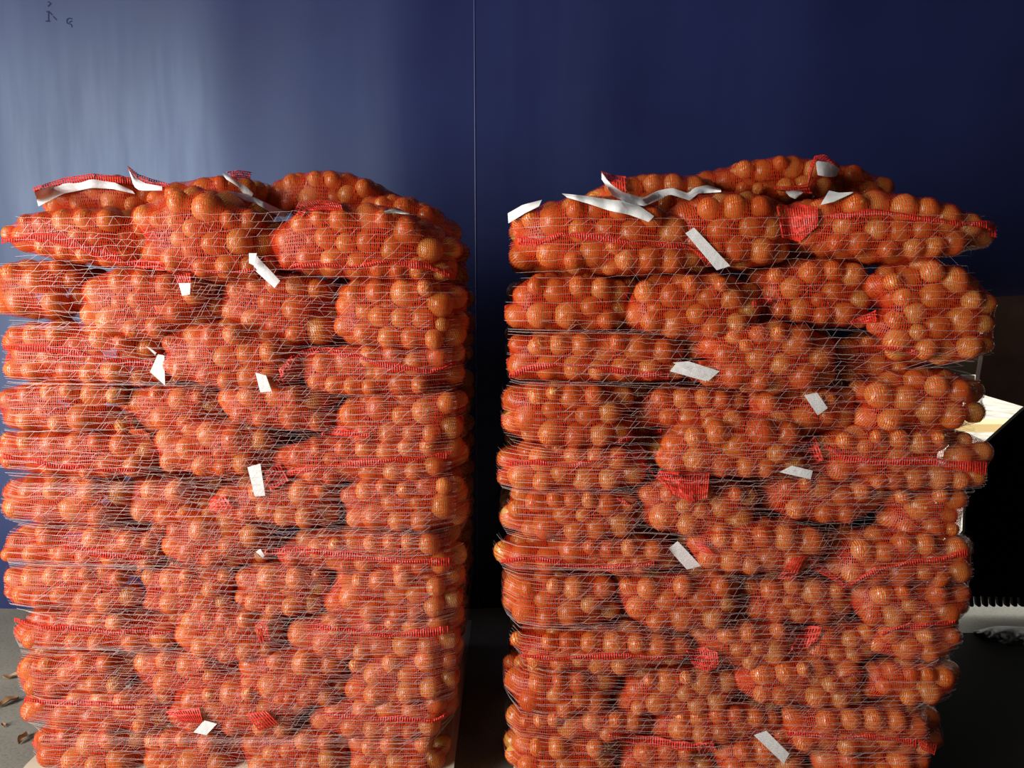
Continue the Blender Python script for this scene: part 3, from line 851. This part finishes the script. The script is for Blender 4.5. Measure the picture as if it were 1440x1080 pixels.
seam('r.Kc', [(1110, 1030), (1170, 1040), (1230, 1036), (1290, 1044)], 10)
seam('r.Lb', [(856, 1034), (910, 1040), (970, 1050), (1006, 1048)], 14)
seam('r.Jc', [(1170, 958), (1200, 948), (1215, 944)], 8)
seam('r.Fa', [(868, 700), (890, 712)], 8)
flap('r.Af', [(1092, 290), (1122, 286), (1150, 292)], [(1100, 334), (1125, 340), (1150, 318)])
flap('r.Af', [(1390, 316), (1403, 318)], [(1390, 332), (1402, 334)], proud=0.006)
flap('r.Ea', [(902, 650), (925, 662), (960, 664), (998, 664)], [(922, 672), (945, 694), (970, 706), (994, 700)], proud=0.03)
flap('r.Ec', [(1126, 622), (1146, 614)], [(1138, 660), (1158, 646)], proud=0.02)
flap('r.Ec', [(1370, 648), (1388, 650)], [(1372, 666), (1386, 668)], proud=0.006)
flap('r.Gc', [(1112, 786), (1134, 782)], [(1094, 814), (1118, 816)], proud=0.016)
flap('r.Ia', [(965, 915), (990, 910), (1010, 918)], [(974, 936), (995, 946), (1012, 936)], proud=0.016)
flap('r.Ic', [(1128, 884), (1140, 880), (1156, 882)], [(1108, 920), (1124, 918), (1150, 900)], proud=0.016)
flap('r.Kc', [(1290, 1040), (1318, 1046)], [(1296, 1054), (1314, 1062)], proud=0.012)
flap('r.Lb', [(980, 1048), (1002, 1042)], [(984, 1062), (1008, 1054)], proud=0.014)
flap('r.Bc', [(1195, 452), (1232, 436)], [(1200, 458), (1234, 452)], proud=0.006)
flap('r.Gb', [(976, 762), (990, 764)], [(986, 776), (1004, 780)], proud=0.014)
flap('r.Bb', [(1058, 424), (1072, 416), (1086, 418)], [(1058, 434), (1074, 430), (1088, 424)], proud=0.01)
flap('r.Ab', [(1138, 236), (1146, 219), (1160, 217), (1182, 232)], [(1136, 268), (1146, 228), (1160, 226), (1182, 238)], proud=0.02)
flap('r.Ab', [(1088, 262), (1112, 262), (1138, 258)], [(1090, 268), (1112, 270), (1142, 272)], proud=0.012)
hem('r.Ab', [(1147, 226), (1165, 228), (1181, 237)], [(1150, 246), (1164, 249), (1176, 248)], 0.024)
hem('r.Ab', [(1102, 266), (1120, 268), (1130, 270)], [(1110, 276), (1118, 280), (1126, 274)], 0.01)
hem('r.Af', [(1166, 268), (1180, 271), (1200, 270)], [(1154, 288), (1172, 284), (1198, 272)], 0.012)
hem('r.Aa', [(846, 242), (858, 258), (875, 270), (905, 278), (925, 268), (945, 264), (968, 272), (976, 264), (995, 260), (1014, 266)],
    [(846, 252), (862, 275), (880, 284), (905, 290), (925, 282), (942, 273), (970, 282), (982, 272), (1000, 271), (1014, 270)], 0.02)
flap('r.Aa', [(845, 240), (862, 246), (880, 248)], [(848, 246), (866, 264), (882, 272)], rib=0.003, proud=0.018)
hem('r.Ad', [(714, 300), (735, 288), (762, 281)], [(715, 314), (738, 300), (758, 290)], 0.012)
hem('r.Ad', [(790, 272), (820, 275), (860, 281), (890, 283), (920, 304)], [(798, 278), (826, 286), (856, 296), (885, 302), (912, 312)], 0.014)
tagq('r.Ad', [(964, 328), (976, 320), (1027, 374), (1008, 380)])
tagq('r.Ca', [(946, 510), (968, 508), (1012, 522), (996, 536)])
tagq('r.Ca', [(942, 522), (952, 510), (1000, 528), (992, 536)])
tagq('r.Dc', [(1131, 556), (1149, 552), (1164, 574), (1150, 584)])
tagq('r.Ec', [(1096, 664), (1114, 655), (1143, 662), (1140, 674)])
tagq('r.Ga', [(940, 772), (953, 761), (986, 796), (966, 801)])
tagq('r.Lc', [(1060, 1034), (1078, 1028), (1110, 1060), (1102, 1074)])

# ------------------------------------------------------------------ stretch netting round each stack
def hull2(p):
    p = p[np.lexsort((p[:, 1], p[:, 0]))]
    def half(q):
        o = []
        for a_ in q:
            while len(o) >= 2 and (o[-1][0] - o[-2][0]) * (a_[1] - o[-2][1]) - (o[-1][1] - o[-2][1]) * (a_[0] - o[-2][0]) <= 0:
                o.pop()
            o.append(a_)
        return o
    lo = half(p); up = half(p[::-1])
    return np.array(lo[:-1] + up[:-1])

def wrap(side, z_lo, z_hi, passes, ropes, label):
    pts = np.concatenate([d['P'] for k, d in SACKS.items() if k.startswith(side + '.')])
    pts = pts[::3]
    xl, xr = np.percentile(pts[:, 0], [0.5, 99.5])
    r_ = np.random.default_rng(11 if side == 'l' else 12)
    lev = np.arange(z_lo - 0.04, z_hi + 0.04, 0.02)
    NS = 170
    # arc-length-free parametrisation: a fixed fan of angles round the stack's middle (front and both flanks)
    cx, cy = (xl + xr) / 2, 1.95 + 0.5
    ang = np.concatenate([np.linspace(math.radians(150), math.radians(222), 16, endpoint=False), np.linspace(math.radians(222), math.radians(318), 128, endpoint=False), np.linspace(math.radians(318), math.radians(390), 16)])
    # spacing even in x on the front
    xs = np.linspace(-0.98, 0.98, 128)
    prof = np.zeros((len(lev), len(ang), 2))
    for i, z in enumerate(lev):
        s = pts[np.abs(pts[:, 2] - z) < 0.015]
        if len(s) < 60:
            s = pts[np.abs(pts[:, 2] - z) < 0.03]
        s2 = s[:, :2]
        s2 = np.vstack([s2, [[s2[:, 0].min() + 0.01, 2.93], [s2[:, 0].max() - 0.01, 2.93]]])
        H = hull2(s2)
        H2 = np.vstack([H, H[:1]])
        for j, a_ in enumerate(ang):
            d = np.array((math.cos(a_), math.sin(a_)))
            e0 = H2[:-1] - (cx, cy); e1 = H2[1:] - (cx, cy)
            c0 = e0[:, 0] * d[1] - e0[:, 1] * d[0]; c1 = e1[:, 0] * d[1] - e1[:, 1] * d[0]
            den = c0 - c1
            t = np.where(np.abs(den) > 1e-12, c0 / np.where(np.abs(den) < 1e-12, 1, den), -1)
            q = e0 + (e1 - e0) * t[:, None]
            pr = q @ d
            ok = (t >= 0) & (t <= 1) & (pr > 0)
            rr = pr[ok].max() if ok.any() else 0.7
            prof[i, j] = np.array((cx, cy)) + d * (rr + 0.003)
    def surf(z, jf):
        zi = np.clip((z - lev[0]) / 0.02, 0, len(lev) - 1.001)
        i0 = zi.astype(int); a_ = (zi - i0)[:, None]
        j0 = np.arange(len(ang))
        return prof[i0, j0] * (1 - a_) + prof[i0 + 1, j0] * a_
    frac = np.linspace(0, 1, len(ang))
    hv, hf, dvv, dff = [], [], [], []
    for pi, (za, zb, sp, tilt, ph) in enumerate(passes):
        tp = 0.45 if pi == 0 else 0.80
        tq = 0.75 if pi == 0 else 0.95
        zz = np.arange(za, zb, sp)
        rows = []
        for q, z0 in enumerate(zz):
            z = z0 + tilt * (frac - 0.5) + 0.004 * np.sin(frac * 9 + ph + q * 0.35) + 0.0022 * np.sin(frac * 31 + q * 1.7 + ph) + r_.normal(0, 0.0015)
            z = z + np.convolve(r_.normal(0, 0.0016, len(ang)), np.ones(3) / 3, 'same')
            for (zk, wk, gk, f0, f1) in ropes:
                g_ = gk * np.interp(frac, [0, f0, f1, 1], [1, 1, 0, 0])
                z = z + (zk - z) * g_ * np.exp(-((z - zk) / wk) ** 2)
            xy = surf(z, None)
            p = np.concatenate([xy, z[:, None]], 1)
            rows.append(p)
            # thread
            seg0, seg1 = p[:-1], p[1:]
            side_v = np.tile(np.array((0, 0, 1.0)), (len(seg0), 1))
            hv_, hf_ = ribbons(seg0, seg1, side_v, 0.0006 + 0.00035 * r_.random())
            hv.append(hv_); hf.append(hf_)
        for p, q_ in zip(rows[:-1], rows[1:]):
            # tie threads: zigzag between neighbouring threads
            J = np.arange(18, len(ang) - 8)
            o_ = int(r_.integers(4))
            a0 = J[o_::4]
            a1 = np.minimum(a0 + 2, len(ang) - 1)
            keep = r_.random(len(a0)) > tp
            p0, p1 = p[a0][keep], q_[a1][keep]
            out_ = np.array((0, -0.0012, 0))
            dirv = (p1 - p0); dirv /= np.linalg.norm(dirv, axis=1, keepdims=True) + 1e-9
            sd = np.cross(np.array((0, -1.0, 0)), dirv)
            v_, f_ = ribbons(p0 + out_, p1 + out_, sd, 0.0010); dvv.append(v_); dff.append(f_)
            a2 = np.minimum(a1 + 2, len(ang) - 1)
            keep = r_.random(len(a0)) > tq
            p0, p1 = q_[a1][keep], p[a2][keep]
            dirv = (p1 - p0); dirv /= np.linalg.norm(dirv, axis=1, keepdims=True) + 1e-9
            sd = np.cross(np.array((0, -1.0, 0)), dirv)
            v_, f_ = ribbons(p0 + out_, p1 + out_, sd, 0.0005); dvv.append(v_); dff.append(f_)
    root = empty('pallet_netting', (cx, cy, 0.16))
    tag(root, label, 'netting', 'stretch netting wound round the stacks')
    for nm, vs, fs in (('wound_threads', hv, hf), ('tie_threads', dvv, dff)):
        v, f = merge(list(zip(vs, fs)))
        o = link(nm, make_mesh(nm, v - np.array((cx, cy, 0.16)), f), M_WRAP, root)
        o['kind'] = 'stuff'

def zpx(y): return W(720, y, 1.95)[2]
wrap('l', zpx(1076), zpx(293),
     [(zpx(1076), zpx(294), 0.0200, 0.010, 0.0), (zpx(1076), zpx(380), 0.0170, -0.045, 1.3), (zpx(1076), zpx(500), 0.0165, 0.05, 2.2), (zpx(1076), zpx(660), 0.0150, -0.085, 4.0)],
     [(zpx(460), 0.035, 0.75, 0.22, 0.55), (zpx(540), 0.025, 0.7, 0.3, 0.7), (zpx(686), 0.035, 0.8, 0.25, 0.5), (zpx(796), 0.035, 0.8, 0.22, 0.5), (zpx(914), 0.03, 0.8, 0.2, 0.45), (zpx(1038), 0.03, 0.6, 0.7, 0.9)],
     'clear white stretch netting wound round the left pallet of onion sacks')
wrap('r', zpx(1076), zpx(302),
     [(zpx(1076), zpx(304), 0.0210, 0.012, 0.5), (zpx(1076), zpx(450), 0.0190, -0.04, 1.0), (zpx(1076), zpx(620), 0.0180, 0.045, 3.2)],
     [(zpx(468), 0.03, 0.8, 0.2, 0.45), (zpx(540), 0.025, 0.7, 0.22, 0.4), (zpx(690), 0.025, 0.6, 0.2, 0.4), (zpx(800), 0.03, 0.7, 0.2, 0.4), (zpx(880), 0.03, 0.6, 0.2, 0.35)],
     'clear white stretch netting wound round the right pallet of onion sacks')

# ------------------------------------------------------------------ pallets
def pallet(x0, x1, y0, y1, label):
    root = empty('wooden_pallet', ((x0 + x1) / 2, (y0 + y1) / 2, 0))
    tag(root, label, 'pallet', 'wooden pallets under the stacks')
    def pc(nm, d):
        v, f = box_vf(*d)
        o = link(nm, make_mesh(nm, v - np.array(root.location), f), M_WOOD, root)
        bevelled(o, 0.004, 1)
    n = 7
    w = (y1 - y0 - 0.03 * (n - 1)) / n
    for k in range(n):
        ya = y0 + k * (w + 0.03)
        pc('deck_board', (x0, x1, ya, ya + w, 0.078, 0.095))
    for k in range(3):
        xa = x0 + k * ((x1 - x0) - 0.1) / 2
        pc('stringer_board', (xa, xa + 0.1, y0, y1, 0.061, 0.078))
        for q in range(3):
            ya = y0 + q * ((y1 - y0) - 0.14) / 2
            pc('block', (xa, xa + 0.1, ya, ya + 0.14, 0.016, 0.061))
        pc('bottom_board', (xa, xa + 0.1, y0, y1, 0.0, 0.016))
    return root
pallet(-1.375, -0.185, 1.985, 2.94, 'wooden pallet under the left stack of onion sacks')
pallet(0.005, 1.16, 1.985, 2.94, 'wooden pallet under the right stack of onion sacks')
# cream sheet between the left pallet and the sacks, drooping at the corner
xs = np.linspace(-1.43, -0.17, 50); ys = np.linspace(1.972, 2.95, 30)
X, Y = np.meshgrid(xs, ys, indexing='ij')
edge = np.clip((2.0 - Y) / 0.04, 0, 1)
Z = 0.099 - 0.012 * edge + 0.004 * np.sin(X * 21) * edge
v = np.stack([X, Y, Z], -1).reshape(-1, 3)
i = np.arange(v.shape[0]).reshape(50, 30)
f = np.stack([i[:-1, :-1], i[1:, :-1], i[1:, 1:], i[:-1, 1:]], -1).reshape(-1, 4)
v, f = merge([(v, f), (v - np.array((0, 0, 0.002)), f[:, ::-1])])
tag(link('slip_sheet', make_mesh('slip_sheet', v, f, True), M_SHEET), 'cream slip sheet on the left pallet beneath the bottom sacks', 'sheet')

# ------------------------------------------------------------------ scraps of onion skin on the floor
def onfloor(px, py, z=0.0):
    x = (px - 720.0) / F_PX; vv = (540.0 - py) / F_PX
    d = np.array((x, CP + vv * SP, -SP + vv * CP))
    return np.array((0, 0, CAM_H)) + d * ((z - CAM_H) / d[2])
SCR = [(17, 954, .030, 'curled onion skin scrap on the floor, farther of the pair by the left stack'),
       (11, 990, .036, 'two-lobed curled onion skin scrap on the floor beside the left stack'),
       (33, 1040, .028, 'narrow brown onion skin scrap on the floor nearest the left pallet'),
       (5, 1021, .014, 'tiny pale onion skin flake on the floor beside the left stack')]
for k, (px, py, s, lab) in enumerate(SCR):
    c = onfloor(px, py, 0.002)
    n = 9
    t = np.linspace(-1, 1, n); u = np.linspace(-1, 1, 7)
    T, Uu = np.meshgrid(t, u, indexing='ij')
    ang = k * 0.7 + 0.3
    wid = 0.45 * (1 - T ** 2 * 0.75)
    X = T * s; Yy = Uu * wid * s; Z = (0.35 * Uu ** 2 + 0.12 * np.sin(T * 4 + k)+0.14) * s
    v = np.stack([X * math.cos(ang) - Yy * math.sin(ang), X * math.sin(ang) + Yy * math.cos(ang), Z], -1).reshape(-1, 3)
    i = np.arange(n * 7).reshape(n, 7)
    f = np.stack([i[:-1, :-1], i[1:, :-1], i[1:, 1:], i[:-1, 1:]], -1).reshape(-1, 4)
    o = link('onion_skin_scrap', make_mesh('onion_skin_scrap', v, f, True), M_SCRAP, None, tuple(c))
    tag(o, lab, 'scrap')
